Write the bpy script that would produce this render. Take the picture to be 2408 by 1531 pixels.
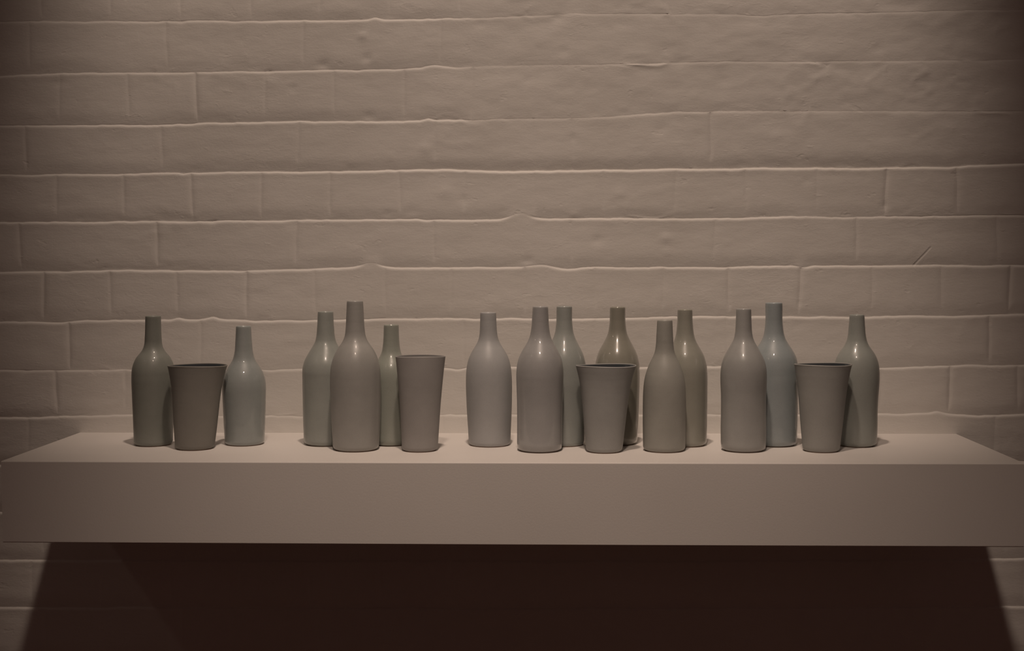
import bpy, math, random
import numpy as np
from mathutils import Matrix, Vector

for o in list(bpy.data.objects):
    bpy.data.objects.remove(o, do_unlink=True)
SC = bpy.context.scene
COL = SC.collection

# ---------------------------------------------------------------- camera
SHELF_Z = 1.20
yaw, pitch, roll = -0.03265, -0.05159, -0.00285
cy, sy = math.cos(yaw), math.sin(yaw); cp, sp = math.cos(pitch), math.sin(pitch)
fwd = Vector((sy*cp, cy*cp, sp)); right = Vector((cy, -sy, 0)); up = right.cross(fwd)
r2 = right*math.cos(roll) + up*math.sin(roll); u2 = -right*math.sin(roll) + up*math.cos(roll)
cam_data = bpy.data.cameras.new('camera')
cam_data.sensor_width = 36.0
cam_data.lens = 36.0*2960/2408
cam = bpy.data.objects.new('camera', cam_data)
M = Matrix((r2, u2, -fwd)).transposed().to_4x4()
M.translation = Vector((0.06607, -2.06116, 1.48432))
cam.matrix_world = M
cam_data.clip_start = 0.05
COL.objects.link(cam)
SC.camera = cam

# ---------------------------------------------------------------- world, lamps, exposure
SC.view_settings.view_transform = 'Standard'
SC.view_settings.look = 'None'
SC.view_settings.gamma = 1.0
SC.view_settings.use_curve_mapping = False
SC.view_settings.exposure = 0.0
world = bpy.data.worlds.new('gallery_dusk')
SC.world = world
world.use_nodes = True
bg = world.node_tree.nodes['Background']
bg.inputs['Color'].default_value = (1.0, 0.50, 0.42, 1)
bg.inputs['Strength'].default_value = 0.068

LAMP_COLOR = (1.0, 0.785, 0.635)
def spot(name, loc, target, watts, size_deg, blend, radius, color=LAMP_COLOR):
    d = bpy.data.lights.new(name, 'SPOT')
    d.energy = watts; d.color = color
    d.spot_size = math.radians(size_deg); d.spot_blend = blend
    d.shadow_soft_size = radius
    o = bpy.data.objects.new(name, d)
    o.location = loc
    o.rotation_euler = (Vector(target) - Vector(loc)).to_track_quat('-Z', 'Y').to_euler()
    COL.objects.link(o)
    return o
spot('ceiling_spotlight', (0.01, -1.00, 3.61), (-0.022, 0.577, 1.20), 102, 47.3, 0.57, 0.06)
spot('ceiling_spotlight', (0.01, -2.05, 3.61), (0.10, 0.0, 0.35), 92, 38.6, 1.0, 0.085)
spot('ceiling_spotlight', (-2.44, -1.80, 3.61), (-0.3, -0.1, 1.10), 4.0, 60, 1.0, 0.055)

# ---------------------------------------------------------------- materials
def new_mat(name):
    m = bpy.data.materials.new(name); m.use_nodes = True
    nt = m.node_tree
    return m, nt, nt.nodes['Principled BSDF']

def noise(nt, scale, detail=4, rough=0.55, vec=None):
    n = nt.nodes.new('ShaderNodeTexNoise')
    n.inputs['Scale'].default_value = scale
    n.inputs['Detail'].default_value = detail
    n.inputs['Roughness'].default_value = rough
    if vec is not None: nt.links.new(vec, n.inputs['Vector'])
    return n

def coords(nt, scale=(1, 1, 1)):
    g = nt.nodes.new('ShaderNodeNewGeometry')
    mp = nt.nodes.new('ShaderNodeMapping')
    mp.inputs['Scale'].default_value = scale
    nt.links.new(g.outputs['Position'], mp.inputs['Vector'])
    return mp.outputs['Vector']

def objcoords(nt, scale=(1, 1, 1)):
    g = nt.nodes.new('ShaderNodeTexCoord')
    mp = nt.nodes.new('ShaderNodeMapping')
    mp.inputs['Scale'].default_value = scale
    nt.links.new(g.outputs['Object'], mp.inputs['Vector'])
    return mp.outputs['Vector']

def ramp_mix(nt, fac, c1, c2, lo=0.3, hi=0.7):
    r = nt.nodes.new('ShaderNodeValToRGB')
    r.color_ramp.elements[0].position = lo; r.color_ramp.elements[0].color = (*c1, 1)
    r.color_ramp.elements[1].position = hi; r.color_ramp.elements[1].color = (*c2, 1)
    nt.links.new(fac, r.inputs['Fac'])
    return r.outputs['Color']

def bump(nt, b, layers):
    prev = None
    for h, strength, dist in layers:
        n = nt.nodes.new('ShaderNodeBump')
        n.inputs['Strength'].default_value = strength
        n.inputs['Distance'].default_value = dist
        nt.links.new(h, n.inputs['Height'])
        if prev is not None: nt.links.new(prev, n.inputs['Normal'])
        prev = n.outputs['Normal']
    nt.links.new(prev, b.inputs['Normal'])

def scratch(nt):
    """one slanting score in the paint above the right-hand bottles"""
    a, e = Vector((0.6476, 0, 1.4719)), Vector((0.6791, 0, 1.5062))
    mid, d = (a+e)/2, (e-a).normalized(); n = Vector((d.z, 0, -d.x)); half = (e-a).length/2
    g = nt.nodes.new('ShaderNodeNewGeometry')
    outs = []
    for v, size in ((d, half), (n, 0.0026)):
        dot = nt.nodes.new('ShaderNodeVectorMath'); dot.operation = 'DOT_PRODUCT'
        nt.links.new(g.outputs['Position'], dot.inputs[0]); dot.inputs[1].default_value = v
        sb = nt.nodes.new('ShaderNodeMath'); sb.operation = 'SUBTRACT'; sb.inputs[1].default_value = v.dot(mid)
        ab = nt.nodes.new('ShaderNodeMath'); ab.operation = 'ABSOLUTE'
        mr = nt.nodes.new('ShaderNodeMapRange'); mr.interpolation_type = 'SMOOTHSTEP'
        mr.inputs['From Min'].default_value = size*(0.75 if size > .01 else 0.1); mr.inputs['From Max'].default_value = size
        mr.inputs['To Min'].default_value = 1; mr.inputs['To Max'].default_value = 0
        nt.links.new(dot.outputs['Value'], sb.inputs[0]); nt.links.new(sb.outputs[0], ab.inputs[0]); nt.links.new(ab.outputs[0], mr.inputs['Value'])
        outs.append(mr.outputs['Result'])
    mu = nt.nodes.new('ShaderNodeMath'); mu.operation = 'MULTIPLY'
    nt.links.new(outs[0], mu.inputs[0]); nt.links.new(outs[1], mu.inputs[1])
    sub = nt.nodes.new('ShaderNodeMath'); sub.operation = 'SUBTRACT'; sub.inputs[0].default_value = 1
    nt.links.new(mu.outputs[0], sub.inputs[1])
    return sub.outputs[0]

def wall_paint():
    m, nt, b = new_mat('painted_brick')
    n1 = noise(nt, 3.0, 3, vec=coords(nt))
    nt.links.new(ramp_mix(nt, n1.outputs['Fac'], (0.66, 0.635, 0.60), (0.72, 0.695, 0.665)), b.inputs['Base Color'])
    b.inputs['Roughness'].default_value = 0.62
    b.inputs['Specular IOR Level'].default_value = 0.3
    fine = noise(nt, 420, 3, 0.6, coords(nt, (0.6, 1, 1)))
    mid = noise(nt, 60, 4, 0.6, coords(nt, (0.45, 1, 1)))
    # scattered chips and dimples
    dn = noise(nt, 38, 3, 0.65, coords(nt, (0.6, 1, 1)))
    dimple = ramp_mix(nt, dn.outputs['Fac'], (1, 1, 1), (0, 0, 0), 0.655, 0.74)
    ln = noise(nt, 52, 3, 0.65, coords(nt, (0.55, 1, 1.0)))
    lump = ramp_mix(nt, ln.outputs['Fac'], (1, 1, 1), (0, 0, 0), 0.25, 0.35)
    # hair-thin wrinkles in the paint, only in patches
    wn = noise(nt, 13, 5, 0.62, coords(nt, (0.5, 1, 1.3)))
    sub = nt.nodes.new('ShaderNodeMath'); sub.operation = 'SUBTRACT'; sub.inputs[1].default_value = 0.5
    nt.links.new(wn.outputs['Fac'], sub.inputs[0])
    ab = nt.nodes.new('ShaderNodeMath'); ab.operation = 'ABSOLUTE'
    nt.links.new(sub.outputs[0], ab.inputs[0])
    wr = ramp_mix(nt, ab.outputs[0], (1, 1, 1), (0, 0, 0), 0.0, 0.022)
    pn = noise(nt, 6, 2, 0.5, coords(nt))
    pm = ramp_mix(nt, pn.outputs['Fac'], (0, 0, 0), (1, 1, 1), 0.52, 0.62)
    mul = nt.nodes.new('ShaderNodeMath'); mul.operation = 'MULTIPLY'
    nt.links.new(wr, mul.inputs[0]); nt.links.new(pm, mul.inputs[1])
    bump(nt, b, [(mid.outputs['Fac'], 0.30, 0.0020), (fine.outputs['Fac'], 0.28, 0.0005),
                 (dimple, 0.30, 0.0010), (lump, 0.25, 0.0010), (mul.outputs[0], 0.15, 0.0006), (scratch(nt), 0.4, 0.0014)])
    return m

def shelf_paint():
    m, nt, b = new_mat('shelf_paint')
    n1 = noise(nt, 5.0, 2, vec=coords(nt))
    nt.links.new(ramp_mix(nt, n1.outputs['Fac'], (0.70, 0.665, 0.635), (0.73, 0.695, 0.665)), b.inputs['Base Color'])
    b.inputs['Roughness'].default_value = 0.55
    b.inputs['Specular IOR Level'].default_value = 0.3
    fine = noise(nt, 350, 3, 0.6, coords(nt))
    bump(nt, b, [(fine.outputs['Fac'], 0.25, 0.0004)])
    return m

def plain(name, c1, c2, rough, scale=6.0):
    m, nt, b = new_mat(name)
    n1 = noise(nt, scale, 4, vec=coords(nt))
    nt.links.new(ramp_mix(nt, n1.outputs['Fac'], c1, c2), b.inputs['Base Color'])
    b.inputs['Roughness'].default_value = rough
    return m

def floor_mat():
    m, nt, b = new_mat('timber_floor')
    n1 = noise(nt, 9.0, 6, 0.6, coords(nt, (1, 0.08, 1)))
    nt.links.new(ramp_mix(nt, n1.outputs['Fac'], (0.16, 0.075, 0.045), (0.24, 0.12, 0.07)), b.inputs['Base Color'])
    b.inputs['Roughness'].default_value = 0.5
    return m

GL = 1.45
def glaze(name, color, rough, coat, coat_rough, seed, spec=0.42, speck=0.05):
    m, nt, b = new_mat(name)
    n1 = noise(nt, 22, 4, 0.6, objcoords(nt))
    n1.noise_dimensions = '4D'; n1.inputs['W'].default_value = seed
    lum = sum(color)/3
    c = Vector([lum+(v-lum)*0.55 for v in color])*GL
    lo = tuple(c*0.93); hi = tuple(min(1, v*1.07) for v in c)
    base = ramp_mix(nt, n1.outputs['Fac'], lo, hi)
    # fine iron speckle in the glaze
    n2 = noise(nt, 750, 2, 0.5, objcoords(nt))
    mix = nt.nodes.new('ShaderNodeMix'); mix.data_type = 'RGBA'; mix.blend_type = 'MULTIPLY'
    mix.inputs['Factor'].default_value = speck*2
    nt.links.new(base, mix.inputs['A'])
    nt.links.new(ramp_mix(nt, n2.outputs['Fac'], (0.45, 0.42, 0.38), (1, 1, 1), 0.30, 0.48), mix.inputs['B'])
    nt.links.new(mix.outputs['Result'], b.inputs['Base Color'])
    b.inputs['Roughness'].default_value = rough
    b.inputs['Specular IOR Level'].default_value = spec
    b.inputs['Coat Weight'].default_value = coat
    b.inputs['Coat Roughness'].default_value = coat_rough
    # faint throwing rings + orange-peel
    w = noise(nt, 1.0, 2, 0.5, objcoords(nt, (6, 6, 160)))
    bump(nt, b, [(w.outputs['Fac'], 0.25, 0.0006)])
    return m

MAT_WALL = wall_paint()
MAT_SHELF = shelf_paint()
MAT_PLAIN = plain('painted_plaster', (0.60, 0.57, 0.54), (0.66, 0.63, 0.60), 0.8)
MAT_FLOOR = floor_mat()
MAT_CLAY = plain('bare_stoneware', (0.20, 0.13, 0.09), (0.28, 0.19, 0.13), 0.8, 40)

# ---------------------------------------------------------------- helpers
def add_obj(name, verts, faces, mat, parent=None, smooth=False):
    me = bpy.data.meshes.new(name)
    me.from_pydata([tuple(v) for v in verts], [], faces)
    me.validate(); me.update()
    if mat: me.materials.append(mat)
    if smooth:
        me.polygons.foreach_set('use_smooth', [True]*len(me.polygons))
    o = bpy.data.objects.new(name, me)
    COL.objects.link(o)
    if parent: o.parent = parent
    return o

def empty(name, loc):
    o = bpy.data.objects.new(name, None)
    o.empty_display_size = 0.05
    o.location = loc
    COL.objects.link(o)
    return o

def tag(o, label=None, cat=None, group=None, kind=None):
    if label: o['label'] = label
    if cat: o['category'] = cat
    if group: o['group'] = group
    if kind: o['kind'] = kind

def box(verts, faces, x0, x1, y0, y1, z0, z1):
    b = len(verts)
    verts += [(x0,y0,z0),(x1,y0,z0),(x1,y1,z0),(x0,y1,z0),(x0,y0,z1),(x1,y0,z1),(x1,y1,z1),(x0,y1,z1)]
    faces += [tuple(b+i for i in f) for f in ((0,3,2,1),(4,5,6,7),(0,1,5,4),(1,2,6,5),(2,3,7,6),(3,0,4,7))]

# ---------------------------------------------------------------- the brick wall
LINES={
 0: [(-0.8409, 1.879), (-0.3492, 1.8767), (-0.2101, 1.8775), (-0.0371, 1.8786), (0.1006, 1.8828), (0.2035, 1.8819), (0.4083, 1.878), (0.8191, 1.883)] ,
 1: [(-0.843, 1.7918), (-0.7013, 1.7949), (-0.5956, 1.7941), (-0.2804, 1.7965), (-0.1899, 1.7965), (-0.0927, 1.7992), (0.2585, 1.8039), (0.8205, 1.8035)] ,
 2: [(-0.845, 1.7092), (-0.5971, 1.7097), (-0.4914, 1.7118), (-0.3511, 1.7136), (-0.2114, 1.7134), (-0.0724, 1.7139), (0.1351, 1.7167), (0.2726, 1.7247), (0.5457, 1.7242), (0.822, 1.721)] ,
 3: [(-0.8469, 1.6289), (-0.7047, 1.6296), (-0.4926, 1.632), (-0.282, 1.6323), (-0.1423, 1.6343), (0.0521, 1.6306), (0.2041, 1.6325), (0.3416, 1.6332), (0.4443, 1.634), (0.6148, 1.6331), (0.7166, 1.6347), (0.8235, 1.6382)] ,
 4: [(-0.8488, 1.5512), (-0.6353, 1.5518), (-0.4939, 1.5512), (-0.353, 1.5527), (-0.2127, 1.5536), (-0.0174, 1.5521), (0.059, 1.5532), (0.2043, 1.5526), (0.3421, 1.5535), (0.445, 1.5551), (0.5476, 1.5534), (0.7518, 1.5553), (0.825, 1.555)] ,
 5: [(-0.8508, 1.4689), (-0.708, 1.4706), (-0.5659, 1.471), (-0.4597, 1.47), (-0.3539, 1.4718), (-0.2836, 1.4744), (-0.0735, 1.4746), (0.1699, 1.4739), (0.239, 1.4744), (0.3081, 1.4728), (0.3976, 1.4747), (0.5485, 1.4749), (0.6509, 1.476), (0.8264, 1.4749)] ,
 6: [(-0.8528, 1.3856), (-0.7597, 1.3847), (-0.7097, 1.3882), (-0.5673, 1.3887), (-0.4821, 1.39), (-0.4255, 1.3878), (-0.3196, 1.387), (-0.1439, 1.3903), (0.1353, 1.3899), (0.2739, 1.3925), (0.343, 1.3938), (0.4807, 1.3922), (0.6178, 1.3934), (0.7544, 1.3945), (0.8278, 1.3958)] ,
 7: [(-0.8547, 1.3047), (-0.64, 1.3054), (-0.3983, 1.3061), (-0.2852, 1.3075), (-0.1023, 1.3089), (0.0656, 1.3103), (0.3089, 1.311), (0.5503, 1.3096), (0.5984, 1.3082), (0.6874, 1.3123), (0.8293, 1.3137)] ,
 8: [(-0.8566, 1.2264), (-0.7488, 1.228), (-0.6414, 1.2302), (-0.3922, 1.2291), (-0.286, 1.2271), (-0.1027, 1.2308), (0.3439, 1.2327), (0.6061, 1.233), (0.6885, 1.2352), (0.757, 1.2318), (0.8307, 1.234)] ,
 9: [(-0.8586, 1.1464), (-0.0047, 1.1506), (0.8321, 1.1561)] ,
 10: [(-0.8605, 1.066), (-0.0049, 1.0706), (0.8335, 1.0764)] ,
 11: [(-0.8624, 0.9853), (-0.7901, 0.9856), (-0.4309, 0.9867), (-0.0052, 0.9881), (0.5537, 0.9923), (0.7952, 0.9956), (0.835, 0.9965)] ,
 12: [(-0.8644, 0.9043), (-0.8136, 0.9053), (-0.0054, 0.9082), (0.8364, 0.9169)] ,
 13: [(-0.8664, 0.8229), (-0.0057, 0.8272), (0.8378, 0.8371)] ,
}
PERPS={
 1: [-0.7443, -0.63, -0.5176, -0.4042, -0.2905, -0.1757, -0.0649, 0.0455, 0.159, 0.2721, 0.3828, 0.4937, 0.6043, 0.7138] ,
 2: [-0.8028, -0.5752, -0.3507, -0.1256, 0.0985, 0.3218, 0.5456, 0.7657] ,
 3: [-0.7536, -0.6402, -0.5273, -0.4127, -0.2991, -0.1839, -0.0781, 0.0356, 0.1489, 0.2646, 0.3791, 0.4933, 0.6036, 0.7176] ,
 4: [-0.8158, -0.5865, -0.3561, -0.1287, 0.0971, 0.3281, 0.5575, 0.7825] ,
 5: [-0.7784, -0.666, -0.5546, -0.4394, -0.3254, -0.2096, -0.1012, 0.0207, 0.1352, 0.2458, 0.352, 0.4673, 0.5837, 0.6948, 0.8035] ,
 6: [-0.7374, -0.517, -0.2981, -0.0807, 0.1352, 0.3497, 0.5627, 0.7729] ,
 7: [-0.7606, -0.6442, -0.5289, -0.4141, -0.3004, -0.1863, -0.0727, 0.0405, 0.1527, 0.2651, 0.3771, 0.4887, 0.6, 0.7108, 0.8199] ,
 8: [-0.809, -0.5765, -0.3457, -0.1166, 0.1109, 0.3368, 0.5611, 0.7837] ,
}

X0, X1 = -0.98, 0.98                     # stretch of wall built brick by brick
PX = 0.000703
def pxx(p): return (p-1218)*PX

rng = np.random.default_rng(7)
TAB = rng.random((512, 512))
def vnoise(x, z):
    xi = np.floor(x).astype(int); zi = np.floor(z).astype(int)
    fx = x-xi; fz = z-zi
    fx = fx*fx*(3-2*fx); fz = fz*fz*(3-2*fz)
    a = TAB[xi % 512, zi % 512]; b = TAB[(xi+1) % 512, zi % 512]
    c = TAB[xi % 512, (zi+1) % 512]; d = TAB[(xi+1) % 512, (zi+1) % 512]
    return (a*(1-fx)+b*fx)*(1-fz)+(c*(1-fx)+d*fx)*fz - 0.5
def fbm(x, z, f, octv=3):
    s = 0; a = 1.0
    for i in range(octv):
        s = s + a*vnoise(x*f+17.3*i, z*f+41.7*i); f *= 2.03; a *= 0.5
    return s

BED_Z = {}
# places where mortar and paint bridge the joint, or the arris is chipped: course, where, width, rise
BULGE = [(4, 1238, 32, .0085), (4, 1020, 12, -.002), (5, 888, 26, .0065), (5, 1285, 30, .0030), (5, 1345, 30, -.0028), (5, 1890, 14, -.0030),
 (6, 430, 12, .003), (6, 510, 16, .0035), (0, 900, 14, .003), (2, 1020, 14, .003), (7, 1090, 16, -.003), (8, 2200, 14, .003), (3, 450, 10, -.002), (1, 1040, 30, .0045)]
KS = list(range(-2, 15))
for k in KS:
    if k in LINES: pts = LINES[k]
    elif k < 0: pts = [(x, z+0.0815*(-k)) for x, z in LINES[0]]
    else: pts = [(x, z-0.0815*(k-13)) for x, z in LINES[13]]
    BED_Z[k] = (np.array([p[0] for p in pts]), np.array([p[1] for p in pts]))
def bed(k, x):
    xs, zs = BED_Z[k]
    x = np.asarray(x, float)
    # run on level with the slight slope of the course beyond the measured stretch
    z = np.interp(x, xs, zs)
    sl = (zs[-1]-zs[0])/(xs[-1]-xs[0])*0.5
    z = z + np.where(x < xs[0], (x-xs[0])*sl, 0) + np.where(x > xs[-1], (x-xs[-1])*sl, 0)
    for kk, p0, wd, hh in BULGE:
        if kk == k: z = z + hh*np.exp(-((x-pxx(p0))/(wd*PX))**2)
    ed = np.minimum(1, np.minimum(np.abs(x-X0), np.abs(x-X1))/0.1)
    return z + (0.0018*fbm(x, np.full_like(x, k*3.1), 20, 3) + 0.0010*fbm(x, np.full_like(x, k*5.3), 95, 2))*ed

# how open (1) or paint-filled (0) each bed joint is along the wall
BED_S = {-2: [(0, .4)], -1: [(0, .4)],
 0: [(0, .35), (600, .45), (700, .9), (1040, .7), (1120, .25), (1400, .12), (1700, .1), (2408, .1)],
 1: [(0, .7), (500, .55), (800, .7), (1060, .5), (1150, .08), (1500, .15), (2408, .12)],
 2: [(0, .5), (350, .9), (1090, .95), (1120, .15), (1400, .12), (1550, .4), (1700, .3), (1900, .12), (2408, .15)],
 3: [(0, .6), (500, .9), (900, 1.3), (1300, 1.6), (1900, 1.4), (2408, 1.1)],
 4: [(0, .9), (600, .9), (1195, 1.0), (1218, .15), (1230, 0), (1256, 0), (1264, .3), (1280, 1.0), (1830, .9), (1900, .5), (2408, .7)],
 5: [(0, .8), (520, 1.0), (560, .8), (855, 1.0), (875, 0), (900, 0), (918, 1.0), (1225, .9), (1250, .45), (1300, .5), (1320, .8), (1860, 1.0), (1885, .25), (1900, .9), (2408, .9)],
 6: [(0, .8), (400, .8), (2408, .95)],
 7: [(0, .5), (640, .4), (800, .7), (1060, .5), (1200, .7), (1700, .8), (2060, .8), (2408, .7)],
 8: [(0, .9), (300, .6), (700, .4), (2050, .6), (2200, .7), (2260, 1.0), (2408, .8)]}
def bed_s(k, x):
    pts = BED_S.get(k, [(0, .9), (2408, .9)])
    return np.interp(np.asarray(x, float), [pxx(p[0]) for p in pts], [p[1] for p in pts])

rp = random.Random(21)
PIT = [(rp.uniform(-.86, .84), rp.uniform(1.24, 1.90), rp.uniform(1.8, 4.5), rp.uniform(.3, .9)) for _ in range(90)]
PIT += [(-0.237, 1.814, 5, 2.2), (-0.3082, 1.8043, 6, 1.6), (-0.3589, 1.7661, 4, 1.6), (-0.3977, 1.7926, 4, 1.3), (0.0731, 1.8763, 6, 1.6), (0.0841, 1.8224, 5, 1.4), (-0.0509, 1.8672, 5, 1.2), (0.0247, 1.7757, 4, 1), (-0.4925, 1.5491, 3, 1.5), (-0.3636, 1.5451, 6, 1.4), (-0.2337, 1.7205, 6, 1.3), (0.1386, 1.5169, 6, 1.3), (0.2397, 1.6955, 8, 1.3), (0.0992, 1.6826, 5, 1.2), (0.4234, 1.6909, 6, 1.4), (0.5881, 1.8223, 6, 1.2), (0.5385, 1.7651, 5, 1), (0.4773, 1.612, 5, 1.1), (0.6034, 1.5703, 4, 1.4), (0.0241, 1.4847, 5, 1.6), (-0.0799, 1.5836, 5, 1.3), (-0.1651, 1.5666, 7, 1), (0.3408, 1.7733, 6, 1), (0.2722, 1.8011, 7, 1)]
LUMP = [(rp.uniform(-.86, .84), rp.uniform(1.24, 1.90), rp.uniform(2, 6), rp.uniform(.25, .7)) for _ in range(90)]
LUMP += [(-0.243, 1.8504, 5, 2.4), (-0.1421, 1.6682, 7, 1.3), (0.2492, 1.52, 6, 1.8), (0.2514, 1.4979, 4, 1.2), (-0.5505, 1.5437, 7, 1.1), (-0.1112, 1.5975, 8, 1.0), (0.1731, 1.5928, 7, .9), (0.4248, 1.6875, 6, 1.3), (0.1866, 1.7949, 9, 1.2), (-0.3923, 1.7753, 8, .9), (0.288, 1.3361, 6, .9), (0.2461, 1.43, 9, .8), (0.1, 1.56, 8, .8)]
def relief(x, z):
    """unevenness of the paint-clogged face, metres proud of the wall plane"""
    rough = 0.55 + 0.9*np.clip((z-1.60)/0.2, 0, 1)*np.clip((x+0.30)/0.35, 0, 1)
    h = 0.0012*fbm(x*0.45, z, 11, 3) + 0.0011*rough*fbm(x*0.5+5, z+9, 38, 3)
    # little ridges left by brush and filler
    r = 1-np.abs(fbm(x*0.5+2, z-4, 26, 2))*16
    h = h + 0.0009*rough*np.clip(r, 0, 1)*np.clip(vnoise(x*9+3, z*14)*3, 0, 1)
    for px, pz, s, a in PIT:
        h = h - 0.001*a*np.exp(-(((x-px)/1.5)**2+(z-pz)**2)/(0.001*s)**2)
    for px, pz, s, a in LUMP:
        h = h + 0.001*a*np.exp(-(((x-px)/1.3)**2+(z-pz)**2)/(0.001*s)**2)
    return h

DEPTH = 0.0019
def perps_for(k):
    if k in PERPS: p = list(PERPS[k])
    elif k == 0: p = [v+0.01 for v in PERPS[2]]
    elif k in (-1, 9): p = [v-0.012 for v in PERPS[7]]
    elif k in (10, 12): p = [v+0.02 for v in PERPS[8]]
    elif k in (11, 13): p = [(-0.809+0.1175*i) for i in range(14)]
    else: p = [v for v in PERPS[8]]
    p = sorted(p)
    step = (p[-1]-p[0])/(len(p)-1)
    while p[0]-step > X0+0.03: p.insert(0, p[0]-step)
    while p[-1]+step < X1-0.03: p.append(p[-1]+step)
    return [X0]+p+[X1]
PERP_S = {(1, 460): 1.0, (1, 950): .6, (2, 58): .6, (2, 1672): .8, (2, 1347): .4, (2, 620): .4, (3, 130): .4, (3, 290): .5, (3, 450): .8, (3, 613): .7,
 (3, 775): .7, (3, 940): .6, (3, 1092): .5, (3, 2084): .9, (3, 2252): .7, (3, 1922): .3, (4, 45): .7, (4, 368): .9, (4, 695): .7, (4, 1020): .7, (4, 2015): .6,
 (5, 100): .9, (5, 258): .5, (5, 415): .5, (5, 578): 1.0, (5, 1235): .7, (5, 1714): .9, (5, 1882): 1.0, (5, 2052): .4, (5, 2215): .4, (5, 2375): 1.0,
 (6, 160): .9, (6, 2328): .8, (7, 130): .8, (7, 2235): 1.0, (7, 2395): .7}
def perp_s(k, x):
    for (kk, p), s in PERP_S.items():
        if kk == k and abs(pxx(p)-x) < 0.03: return s
    if k <= 2 and x > -0.05: return 0.04
    return 0.38 if abs(x) < 0.85 else 0.4

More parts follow.
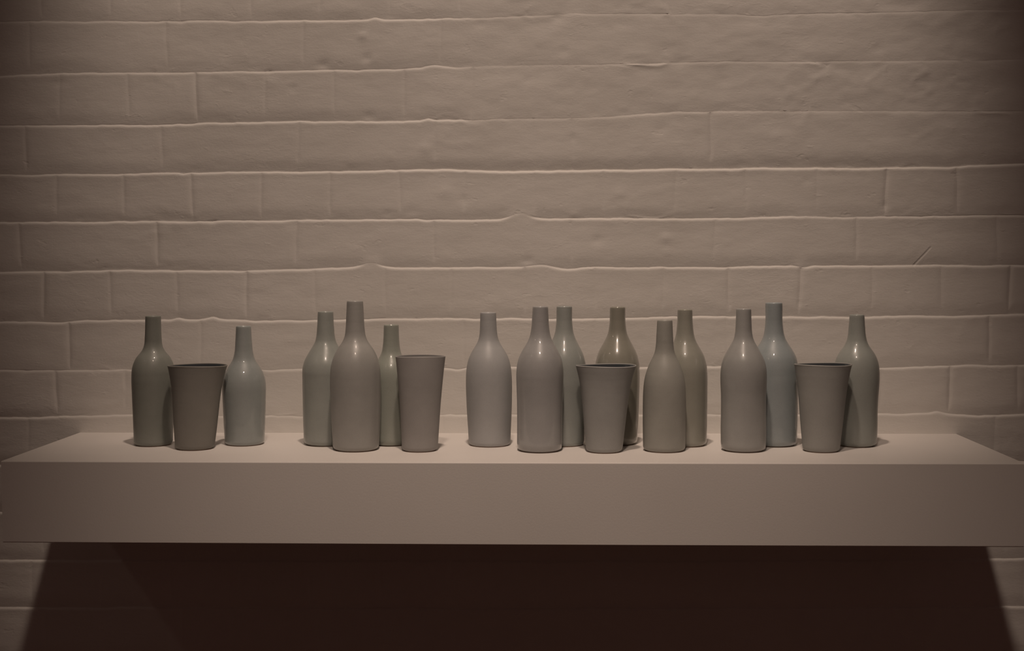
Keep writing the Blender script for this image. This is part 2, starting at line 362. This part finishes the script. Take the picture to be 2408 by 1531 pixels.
wall_back = None
def build_wall():
    global wall_back
    V, F = [], []
    # mortar field following the courses
    xs = np.linspace(X0, X1, 330)
    rows = []
    prof = [(-0.0030, 1.15), (0.0, 1.15), (0.0035, 1.15), (0.0090, 1.0), (0.0160, .6), (0.024, .3), (0.032, 0)]   # above a joint line
    for k in KS[::-1]:
        z = bed(k, xs); s = bed_s(k, xs)
        if k == KS[0]:
            rows.append((z, np.zeros_like(xs), s)); break
        for dz, w in prof:
            rows.append((z+dz, w*(s+.02), s))
        zt = bed(k-1, xs)
        rows.append(((z+0.030)*0.5+zt*0.5, 0*s, s))
        rows.append((zt-0.012, 0*s, s))
        rows.append((zt-0.0060, .6*bed_s(k-1, xs), s))
    for z, w, s_ in rows:
        x = xs
        y = np.where(w > 1.1*s_, 0.00012 + DEPTH*(0.10+s_), 0.0017 + w*DEPTH) - relief(x, z)*0.9
        V += list(zip(x, y, z))
    n = len(xs)
    for j in range(len(rows)-1):
        for i in range(n-1):
            a = j*n+i
            F.append((a, a+1, a+n+1, a+n))
    # the rest of the wall behind and around the detailed stretch
    zb, zt = float(rows[0][0].min())+0.004, float(rows[-1][0].max())-0.004
    for (a, b, c, d) in ((-3.5, X0+0.002, 0, 3.9), (X1-0.002, 3.5, 0, 3.9), (X0, X1, 0, zb), (X0, X1, zt, 3.9)):
        box(V, F, a, b, 0.004, 0.12, c, d)
    box(V, F, X0, X1, 0.03, 0.12, zb, zt)
    wall_back = add_obj('wall_back', V, F, MAT_WALL, smooth=True)
    me = wall_back.data
    sm = [len(p.vertices) == 4 and i < (len(rows)-1)*(n-1) for i, p in enumerate(me.polygons)]
    me.polygons.foreach_set('use_smooth', sm)
    tag(wall_back, kind='structure')

    # the bricks, each one a part
    rr = random.Random(3)
    edge = [0, .0012, .003, .006, .012]
    for k in KS[:-1]:
        P = perps_for(k)
        for xa, xb in zip(P[:-1], P[1:]):
            if xb-xa < 0.02: continue
            sa, sb = perp_s(k, xa), perp_s(k, xb)
            w = xb-xa
            inner = max(6, int(w/0.0052))
            us = [e for e in edge] + list(np.linspace(0.012, w-0.012, inner+1)[1:-1]) + [w-e for e in edge[::-1]]
            us = np.array(us)
            # perps lean and wander a little
            la, lb = math.sin(xa*91+k*7)*0.0014, math.sin(xb*91+k*7)*0.0014
            hs_top = [0, .0007, .0015, .0024, .0036, .006]
            hs_bot = [0, .0012, .003, .006, .0095, .0135, .018, .024]
            H = 0.0815-0.0016
            vs = hs_bot + list(np.linspace(0.024, H-0.006, 11)[1:-1]) + [H-e for e in hs_top[::-1]]
            vs = np.array(vs)/H
            verts, faces = [], []
            tilt = rr.uniform(-0.00006, 0.00006); off = rr.uniform(-0.00004, 0.00004); roll_ = rr.uniform(-.00008, .00008)
            nu, nv = len(us), len(vs)
            U = xa+us
            zt = bed(k, U)-0.0010
            zb = bed(k+1, U)+0.0006
            st, sb_ = bed_s(k, U), bed_s(k+1, U)
            for v in vs:
                z = zb+(zt-zb)*v
                db = v*H; dt = (1-v)*H
                wa = la*(v-.5)*2 + 0.0016*fbm(np.array([xa*3+k]), np.array([k*1.7+v*.08]), 40, 2)[0]*(xa > X0+.01)
                wb = lb*(v-.5)*2 + 0.0016*fbm(np.array([xb*3+k]), np.array([k*1.7+v*.08]), 40, 2)[0]*(xb < X1-.01)
                x = U + wa*(1-us/w) + wb*us/w
                e = 0.0
                # upper arris: crisp
                fall_t = DEPTH*(np.clip(1-dt/0.0034, 0, 1)**1.5)*(0.08+1.0*st)
                # lower arris: long soft roll
                fall_b = DEPTH*(np.clip(1-db/0.019, 0, 1)**1.35)*(0.10+1.0*sb_)
                fl = 0.0014*(0.5+0.5*np.cos(np.pi*np.clip(us/0.0055, 0, 1)))*sa
                fr = 0.0014*(0.5+0.5*np.cos(np.pi*np.clip((w-us)/0.0055, 0, 1)))*sb
                lip = 0.00035*np.exp(-((dt-0.0045)/0.003)**2)*st
                h = relief(x, z)*0.9 + off + tilt*(us/w-.5)*2*0.5 + roll_*(v-.5)*2 + lip
                y = -(h) + np.maximum(np.maximum(fall_t, fall_b), np.maximum(fl, fr))
                # strong perps open wider
                verts += list(zip(x, y, z))
            for j in range(nv-1):
                for i in range(nu-1):
                    a = j*nu+i
                    faces.append((a, a+1, a+nu+1, a+nu))
            # returns into the wall so that a brick is a solid piece
            b0 = len(verts)
            ring = [i for i in range(nu)] + [j*nu+nu-1 for j in range(1, nv)] + [(nv-1)*nu+i for i in range(nu-2, -1, -1)] + [j*nu for j in range(nv-2, 0, -1)]
            m = len(ring)
            verts += [verts[i] for i in ring]          # own vertices, so the arris stays crisp
            verts += [(verts[i][0], 0.012, verts[i][2]) for i in ring]
            for i in range(m):
                j = (i+1) % m
                faces.append((b0+j, b0+i, b0+m+i, b0+m+j))
            add_obj('brick', verts, faces, MAT_WALL, wall_back, smooth=True)

    # bricks beyond the photographed stretch, joined
    V, F = [], []
    zlo = float(bed(KS[-1], np.array([X0]))[0]); zhi = float(bed(KS[0], np.array([X0]))[0])
    def lowbrick(x0, x1, z0, z1, row):
        x0 += .003; x1 -= .003
        if x1-x0 < .02: return
        b = len(V); p = rr.uniform(-.0006, .0006); e = .004
        V.extend([(x0, .006, z0), (x1, .006, z0), (x1, .006, z1), (x0, .006, z1),
              (x0+e, p, z0+3*e), (x1-e, p, z0+3*e), (x1-e, p, z1-e), (x0+e, p, z1-e)])
        F.extend([(b+4, b+5, b+6, b+7), (b, b+1, b+5, b+4), (b+1, b+2, b+6, b+5), (b+2, b+3, b+7, b+6), (b+3, b, b+4, b+7)])
    def span(xa, xb, z0, z1, row):
        step = 0.114 if row % 2 else 0.228
        x = -3.5 + (0.03 if row % 2 else 0.087) - step
        while x < 3.5:
            a, c = max(x, xa, -3.5), min(x+step, xb, 3.5)
            if c-a > .02: lowbrick(a, c, z0+.004, z1-.001, row)
            x += step
    z = zlo; row = 0
    while z > 0.09:
        span(-3.5, 3.5, z-.0815, z, row); z -= .0815; row += 1
    z = zhi; row = 1
    while z < 3.8:
        span(-3.5, 3.5, z, z+.0815, row); z += .0815; row += 1
    for i, k in enumerate(KS[:-1]):
        for xe, xa, xb in ((X0, -3.5, X0), (X1, X1, 3.5)):
            zt_ = float(bed(k, np.array([xe]))[0]); zb_ = float(bed(k+1, np.array([xe]))[0])
            span(xa, xb, zb_, zt_, k)
    o = add_obj('brickwork', V, F, MAT_WALL, wall_back)
    tag(o, kind='stuff')
build_wall()

# ---------------------------------------------------------------- room shell
def slab(name, x0, x1, y0, y1, z0, z1, mat):
    V, F = [], []
    box(V, F, x0, x1, y0, y1, z0, z1)
    o = add_obj(name, V, F, mat); tag(o, kind='structure'); return o
slab('floor', -3.6, 3.6, -6.0, 0.12, -0.1, 0.0, MAT_FLOOR)
slab('ceiling', -3.6, 3.6, -6.0, 0.12, 3.9, 4.0, MAT_PLAIN)
slab('wall_left', -3.6, -3.5, -6.0, 0.12, 0.0, 3.9, MAT_PLAIN)
slab('wall_right', 3.5, 3.6, -6.0, 0.12, 0.0, 3.9, MAT_PLAIN)

# ---------------------------------------------------------------- the shelf
def make_shelf():
    L, D, Hh = 1.4449, 0.30, 0.1173
    b = 0.0012
    V, F = [], []
    nx = 64
    def ring(x, ins=0.0):
        # cross-section in (y, z), arrises eased
        pts = [(-D+b, 0), (-D+.0003, -.0004), (-D, -b), (-D, -Hh+b), (-D+b, -Hh), (0.010, -Hh), (0.010, 0)]
        return [(x, y, z) for y, z in pts]
    xs = [-L/2 + L*i/nx for i in range(nx+1)]
    for x in xs:
        # boards never are dead straight: a millimetre of belly along the front
        sag = 0.0009*math.cos(math.pi*x/L)
        for (px, py, pz) in ring(x):
            V.append((px, py, SHELF_Z+pz - (sag if py < -0.2 and pz < -0.0001 else 0)*0.6))
    n = 7
    for i in range(nx):
        for j in range(n):
            a = i*n+j; c = i*n+(j+1) % n
            F.append((a, c, c+n, a+n))
    F.append(tuple(range(n-1, -1, -1)))
    F.append(tuple(nx*n+j for j in range(n)))
    o = add_obj('floating_shelf', V, F, MAT_SHELF)
    bm_flip(o)
    tag(o, 'thick white painted box shelf fixed to the brick wall under the bottles', 'shelf')
    return o
def bm_flip(o):
    import bmesh
    bm = bmesh.new(); bm.from_mesh(o.data)
    bmesh.ops.recalc_face_normals(bm, faces=bm.faces[:])
    bm.to_mesh(o.data); bm.free()
make_shelf()

# ---------------------------------------------------------------- pots
PROFILES = {
 'b1': (-0.5554, -0.1346, 0.0155, [(0.0056, 0.0296), (0.0213, 0.03), (0.056, 0.0312), (0.082, 0.0322), (0.1079, 0.0327), (0.1183, 0.032), (0.1287, 0.0291), (0.1373, 0.0247), (0.1459, 0.0173), (0.1545, 0.0139), (0.1683, 0.0126), (0.1856, 0.012), (0.2002, 0.0118)]),
 'b2': (-0.4145, -0.126, 0.0036, [(0.0046, 0.0307), (0.0377, 0.0321), (0.0725, 0.0333), (0.0933, 0.0335), (0.102, 0.0323), (0.1106, 0.0295), (0.121, 0.0239), (0.1297, 0.0181), (0.1418, 0.0145), (0.1591, 0.0128), (0.1839, 0.0115)]),
 'c1': (-0.4793, -0.1731, 0.0448, [(0.0045, 0.0296), (0.0266, 0.0317), (0.0606, 0.0345), (0.0776, 0.0359), (0.0945, 0.038), (0.1114, 0.0412), (0.1233, 0.0441), (0.1275, 0.0454)]),
 'b3': (-0.2875, -0.1255, 0.0085, [(0.0077, 0.034), (0.0337, 0.0348), (0.0684, 0.0354), (0.1031, 0.0359), (0.1169, 0.0358), (0.129, 0.0331), (0.1376, 0.029), (0.1497, 0.0218), (0.1583, 0.0167), (0.167, 0.0145), (0.1807, 0.0132), (0.2062, 0.0119)]),
 'b4': (-0.2318, -0.1797, 0.0023, [(0.0068, 0.0348), (0.0321, 0.0362), (0.0574, 0.0373), (0.0827, 0.0379), (0.108, 0.038), (0.1214, 0.0373), (0.1332, 0.0351), (0.1416, 0.0322), (0.1533, 0.0261), (0.1617, 0.0199), (0.1701, 0.0161), (0.1835, 0.0142), (0.2002, 0.0133), (0.2243, 0.0122)]),
 'b5': (-0.1851, -0.1268, 0.0075, [(0.0087, 0.0284), (0.0346, 0.029), (0.0692, 0.0297), (0.095, 0.0304), (0.1071, 0.03), (0.1174, 0.028), (0.126, 0.0245), (0.1346, 0.0189), (0.1415, 0.0154), (0.1501, 0.0135), (0.1638, 0.0122), (0.1857, 0.0115)]),
 'c2': (-0.1342, -0.1875, 0.0134, [(0.005, 0.027), (0.0168, 0.0275), (0.042, 0.0289), (0.0755, 0.031), (0.1005, 0.0331), (0.1256, 0.0355), (0.1424, 0.0374)]),
 'b6': (-0.032, -0.1297, -0.008, [(0.0042, 0.0325), (0.0214, 0.0331), (0.0473, 0.0345), (0.0731, 0.0354), (0.0972, 0.0357), (0.111, 0.0352), (0.1247, 0.0334), (0.135, 0.0304), (0.1453, 0.0253), (0.1556, 0.0188), (0.1624, 0.0156), (0.171, 0.0138), (0.1847, 0.0128), (0.2047, 0.0122)]),
 'b7': (0.0456, -0.1852, 0.0074, [(0.0118, 0.034), (0.0454, 0.034), (0.0789, 0.0345), (0.0989, 0.0352), (0.1156, 0.0355), (0.129, 0.0343), (0.139, 0.0318), (0.149, 0.0274), (0.159, 0.0214), (0.1673, 0.017), (0.174, 0.015), (0.1823, 0.0136), (0.1956, 0.0125), (0.2157, 0.0115)]),
 'b8': (0.0824, -0.1239, 0.0047, [(0.0043, 0.0325), (0.0388, 0.033), (0.0732, 0.0338), (0.1075, 0.0346), (0.1247, 0.0334), (0.1349, 0.0312), (0.1452, 0.0272), (0.1555, 0.0218), (0.164, 0.0175), (0.1726, 0.0145), (0.1845, 0.0128), (0.2137, 0.012)]),
 'c3': (0.1419, -0.194, 0.017, [(0.0052, 0.0275), (0.0302, 0.0299), (0.0552, 0.0323), (0.0801, 0.035), (0.0967, 0.0374), (0.1133, 0.0408), (0.1249, 0.0441), (0.1289, 0.0452)]),
 'b9': (0.1649, -0.1135, 0.0043, [(0.0118, 0.0322), (0.0378, 0.0335), (0.0723, 0.0344), (0.1067, 0.0349), (0.1205, 0.0343), (0.1308, 0.0327), (0.1428, 0.029), (0.1531, 0.0236), (0.1634, 0.0181), (0.172, 0.0146), (0.184, 0.0128), (0.2121, 0.0119)]),
 'b10': (0.232, -0.1835, 0.0014, [(0.0058, 0.0314), (0.0292, 0.0318), (0.0625, 0.0319), (0.0875, 0.0315), (0.0992, 0.0307), (0.1125, 0.0284), (0.1208, 0.0259), (0.1291, 0.0228), (0.1374, 0.0187), (0.1457, 0.0151), (0.154, 0.0135), (0.1706, 0.0124), (0.1951, 0.0112)]),
 'b11': (0.2691, -0.1265, -0.0049, [(0.006, 0.0329), (0.0215, 0.0334), (0.0558, 0.034), (0.0816, 0.0343), (0.1073, 0.0343), (0.121, 0.0334), (0.1312, 0.0311), (0.1415, 0.0273), (0.15, 0.0224), (0.1586, 0.0175), (0.1654, 0.015), (0.1722, 0.0135), (0.1842, 0.0122), (0.2086, 0.0113)]),
 'b12': (0.3504, -0.1795, -0.0043, [(0.0094, 0.0332), (0.0252, 0.0336), (0.0602, 0.0332), (0.0865, 0.0334), (0.0987, 0.034), (0.1127, 0.0341), (0.1266, 0.0328), (0.1389, 0.0291), (0.1476, 0.0247), (0.1563, 0.0196), (0.165, 0.0149), (0.1754, 0.0126), (0.1911, 0.0116), (0.2116, 0.011)]),
 'b13': (0.4062, -0.1234, -0.0103, [(0.0103, 0.0342), (0.0356, 0.0351), (0.0716, 0.0357), (0.1076, 0.036), (0.1255, 0.0354), (0.1345, 0.0336), (0.1435, 0.0295), (0.1524, 0.0239), (0.1578, 0.0202), (0.1668, 0.0161), (0.1793, 0.0139), (0.2186, 0.0129)]),
 'c4': (0.4649, -0.1839, 0.0081, [(0.0085, 0.0275), (0.0434, 0.031), (0.0783, 0.0342), (0.0957, 0.0361), (0.1131, 0.0388), (0.1253, 0.0411), (0.1298, 0.0423)]),
 'b14': (0.5301, -0.1284, -0.0055, [(0.0076, 0.0307), (0.0184, 0.0312), (0.0543, 0.0315), (0.0722, 0.0322), (0.0937, 0.0337), (0.1116, 0.034), (0.1259, 0.0324), (0.1348, 0.0297), (0.1438, 0.0248), (0.1509, 0.0196), (0.158, 0.0158), (0.167, 0.0136), (0.1794, 0.0123), (0.2003, 0.011)]),
}

def smooth_profile(pts, n):
    z = np.array([p[0] for p in pts]); r = np.array([p[1] for p in pts])
    # monotone-ish cubic through the measured radii
    m = np.gradient(r, z)
    zz = np.linspace(z[0], z[-1], n)
    idx = np.clip(np.searchsorted(z, zz)-1, 0, len(z)-2)
    h = z[idx+1]-z[idx]; t = (zz-z[idx])/h
    rr = (2*t**3-3*t**2+1)*r[idx]+(t**3-2*t**2+t)*h*m[idx]+(-2*t**3+3*t**2)*r[idx+1]+(t**3-t**2)*h*m[idx+1]
    k = np.array([.25, .5, .25])
    for _ in range(2):
        rr[1:-1] = np.convolve(rr, k, 'valid')
    return list(zip(zz, rr))

def lathe(name, prof, mat, parent, lean, seed, oval=0.004, seg=72, cap0=False, cap1=False):
    rr = random.Random(seed)
    ph, ph2 = rr.uniform(0, 6.28), rr.uniform(0, 6.28)
    V, F = [], []
    for z, r in prof:
        for i in range(seg):
            a = 2*math.pi*i/seg
            rad = r*(1+oval*math.cos(2*a+ph+z*6)+oval*0.5*math.cos(3*a+ph2-z*9))
            V.append((rad*math.cos(a)+lean*z, rad*math.sin(a), z))
    n = len(prof)
    for j in range(n-1):
        for i in range(seg):
            a = j*seg+i; b = j*seg+(i+1) % seg
            F.append((a, b, b+seg, a+seg))
    if cap0: F.append(tuple(range(seg-1, -1, -1)))
    if cap1: F.append(tuple((n-1)*seg+i for i in range(seg)))
    return add_obj(name, V, F, mat, parent, smooth=True)

def make_bottle(key, label, color, rough, coat, coat_rough, seed, rim_color=None):
    x, y, lean, pts = PROFILES[key]
    root = empty('bottle', (x, y, SHELF_Z))
    tag(root, label, 'bottle', 'stoneware bottles on the shelf')
    g = glaze('glaze', color, rough, coat, coat_rough, seed)
    rimc = rim_color or tuple(min(1, c*1.06) for c in color)
    gr = glaze('rim_glaze', rimc, max(0.15, rough-0.1), coat, coat_rough, seed+.5, speck=0.03)
    z0, r0 = pts[0]; zt, rt = pts[-1]
    # foot: the wall turns in to a small bare ring
    c = min(0.007, max(z0*0.9, 0.004))
    foot = [(0.0012, r0-c*0.62), (0.0022, r0-c*0.36), (0.0040, r0-c*0.12)]
    body = smooth_profile([(max(z0, 0.0062), r0)]+list(pts[1:]), 84)
    body = foot+[(z, r) for z, r in body]
    outer = body[:-1]
    # lip and the inside of the neck and belly
    ztop = zt
    outer.append((ztop-0.0016, rt))
    lathe_body = list(outer)
    lathe('body', lathe_body, g, root, lean, seed)
    th = 0.0026
    rim = [(ztop-0.0016, rt), (ztop-0.0005, rt-0.0001), (ztop+0.0002, rt-0.0007), (ztop+0.0003, rt-0.0013), (ztop-0.0002, rt-0.0021), (ztop-0.0014, rt-th)]
    lathe('rim', rim, gr, root, lean, seed)
    inner = [(ztop-0.0014, rt-th)]
    for z, r in body[::-1][2::3]:
        if z > 0.008: inner.append((z, max(0.004, r-th-0.0004)))
    inner.append((0.006, r0-0.008))
    inn = lathe('interior', inner, g, root, lean, seed, cap1=True)
    f = [(0.0, r0-c*0.62-0.0045), (0.0, r0-c*0.62-0.0003), (0.0012, r0-c*0.62)]
    fr = lathe('foot_ring', f, MAT_CLAY, root, lean, seed, cap0=True)
    fr['label'] = 'unglazed foot ring of the bottle'
    return root

def make_cup(key, label, color, inner_color, rough, coat, coat_rough, seed):
    x, y, lean, pts = PROFILES[key]
    root = empty('beaker', (x, y, SHELF_Z))
    tag(root, label, 'beaker', 'flared beakers on the shelf')
    g = glaze('glaze', color, rough, coat, coat_rough, seed)
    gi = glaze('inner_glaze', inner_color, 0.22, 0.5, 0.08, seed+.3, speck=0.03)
    z0, r0 = pts[0]; zt, rt = pts[-1]
    c = 0.005
    body = [(0.0012, r0-c*0.60), (0.0022, r0-c*0.34), (0.0040, r0-c*0.10)]+smooth_profile([(max(z0, .006), r0)]+list(pts[1:]), 60)
    body = body[:-1]+[(zt-0.0010, rt-0.0001)]
    def shape(o):
        # hand-thrown rim: dips and rises a little round the mouth
        rs = random.Random(seed+99); p1 = rs.uniform(0, 6.28)
        for v in o.data.vertices:
            a = math.atan2(v.co.y, v.co.x-lean*v.co.z)
            w = (v.co.z/zt)**4
            v.co.z += w*(0.0006*math.sin(2*a+p1) - 0.0008*max(0, math.sin(a)))
            v.co.y *= 1-0.20*(v.co.z/zt)**2      # mouth pressed slightly oval
            v.co.x += w*0.0006*math.cos(a*2+p1)
    shape(lathe('body', body, g, root, lean, seed, 0.005))
    th = 0.0017
    rim = [(zt-0.0010, rt-0.0001), (zt-0.0002, rt-0.0003), (zt+0.0001, rt-0.0009), (zt-0.0001, rt-0.0017), (zt-0.0012, rt-th)]
    o = lathe('rim', rim, g, root, lean, seed, 0.005); shape(o)
    inner = [(zt-0.0012, rt-th)]
    for z, r in body[::-1][2::2]:
        if z > 0.012: inner.append((z, r-th-0.0006*(1-z/zt)))
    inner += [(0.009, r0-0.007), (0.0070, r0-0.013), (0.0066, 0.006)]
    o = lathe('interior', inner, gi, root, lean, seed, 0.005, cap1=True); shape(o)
    o['label'] = 'glossy blue-grey glazed inside of the beaker'
    f = [(0.0, r0-c*0.60-0.0045), (0.0, r0-c*0.60-0.0003), (0.0012, r0-c*0.60)]
    fr = lathe('foot_ring', f, MAT_CLAY, root, lean, seed, 0.005, cap0=True)
    fr['label'] = 'unglazed brown foot ring'
    return root

CEL = (0.215, 0.250, 0.240)      # grey-green celadon
BOTTLES = [
 ('b1', 'dull grey-green bottle at the left end of the shelf, half behind a flared beaker', (0.165, 0.180, 0.150), .42, .25, .05),
 ('b2', 'short pale blue-grey bottle with two bright glints, alone right of the leftmost beaker', (0.200, 0.235, 0.230), .45, .8, .05),
 ('b3', 'grey-green bottle standing just left of and behind the tallest broad bottle', (0.215, 0.240, 0.215), .30, .25, .12),
 ('b4', 'tallest bottle on the shelf, broad satin brown-grey, in front in the second group', (0.232, 0.230, 0.212), .38, .15, .12),
 ('b5', 'small greenish bottle squeezed between the tallest broad bottle and a straight beaker', (0.215, 0.240, 0.195), .30, .30, .12),
 ('b6', 'matt lavender-grey bottle with a soft shoulder glow, standing alone in the middle', (0.268, 0.275, 0.280), .45, .0, .1),
 ('b7', 'lilac-grey bottle with two round glints, front left of the middle group', (0.237, 0.238, 0.238), .36, .7, .07),
 ('b8', 'grey-green bottle standing behind the lilac-grey one, left of a flared beaker', (0.220, 0.245, 0.225), .30, .40, .07),
 ('b9', 'olive bottle with one long yellowish streak of light, behind a flared beaker', (0.200, 0.190, 0.140), .30, 1.0, .13),
 ('b10', 'short olive-grey bottle with pinprick glints, in front between olive bottle and glossy taller one', (0.222, 0.220, 0.188), .50, .12, .03),
 ('b11', 'glossy olive-brown bottle with two glints, standing behind the short olive-grey bottle', (0.215, 0.212, 0.165), .30, .65, .06),
 ('b12', 'satin warm grey bottle with a gently pinched waist, front left of the right-hand group', (0.232, 0.235, 0.225), .32, .20, .10),
 ('b13', 'glossy blue-grey bottle, the bluest and second tallest, left of the right-hand flared beaker', (0.200, 0.250, 0.265), .42, .85, .05),
 ('b14', 'grey-green bottle at the right end of the shelf with a beaker shadow on its side', (0.220, 0.245, 0.220), .33, .25, .09),
]
for i, (k, lab, c, ro, co, cr) in enumerate(BOTTLES):
    make_bottle(k, lab, c, ro, co, cr, 11+i)
CUPS = [
 ('c1', 'brown-grey flared beaker in front of the leftmost bottle', (0.170, 0.160, 0.135)),
 ('c2', 'narrow straight-sided brown-grey beaker, the only one that hardly flares', (0.228, 0.215, 0.205)),
 ('c3', 'flared grey beaker with a dark mouth in front of the olive bottle', (0.228, 0.232, 0.222)),
 ('c4', 'flared grey-brown beaker between the bluest bottle and the rightmost bottle', (0.230, 0.232, 0.215)),
]
for i, (k, lab, c) in enumerate(CUPS):
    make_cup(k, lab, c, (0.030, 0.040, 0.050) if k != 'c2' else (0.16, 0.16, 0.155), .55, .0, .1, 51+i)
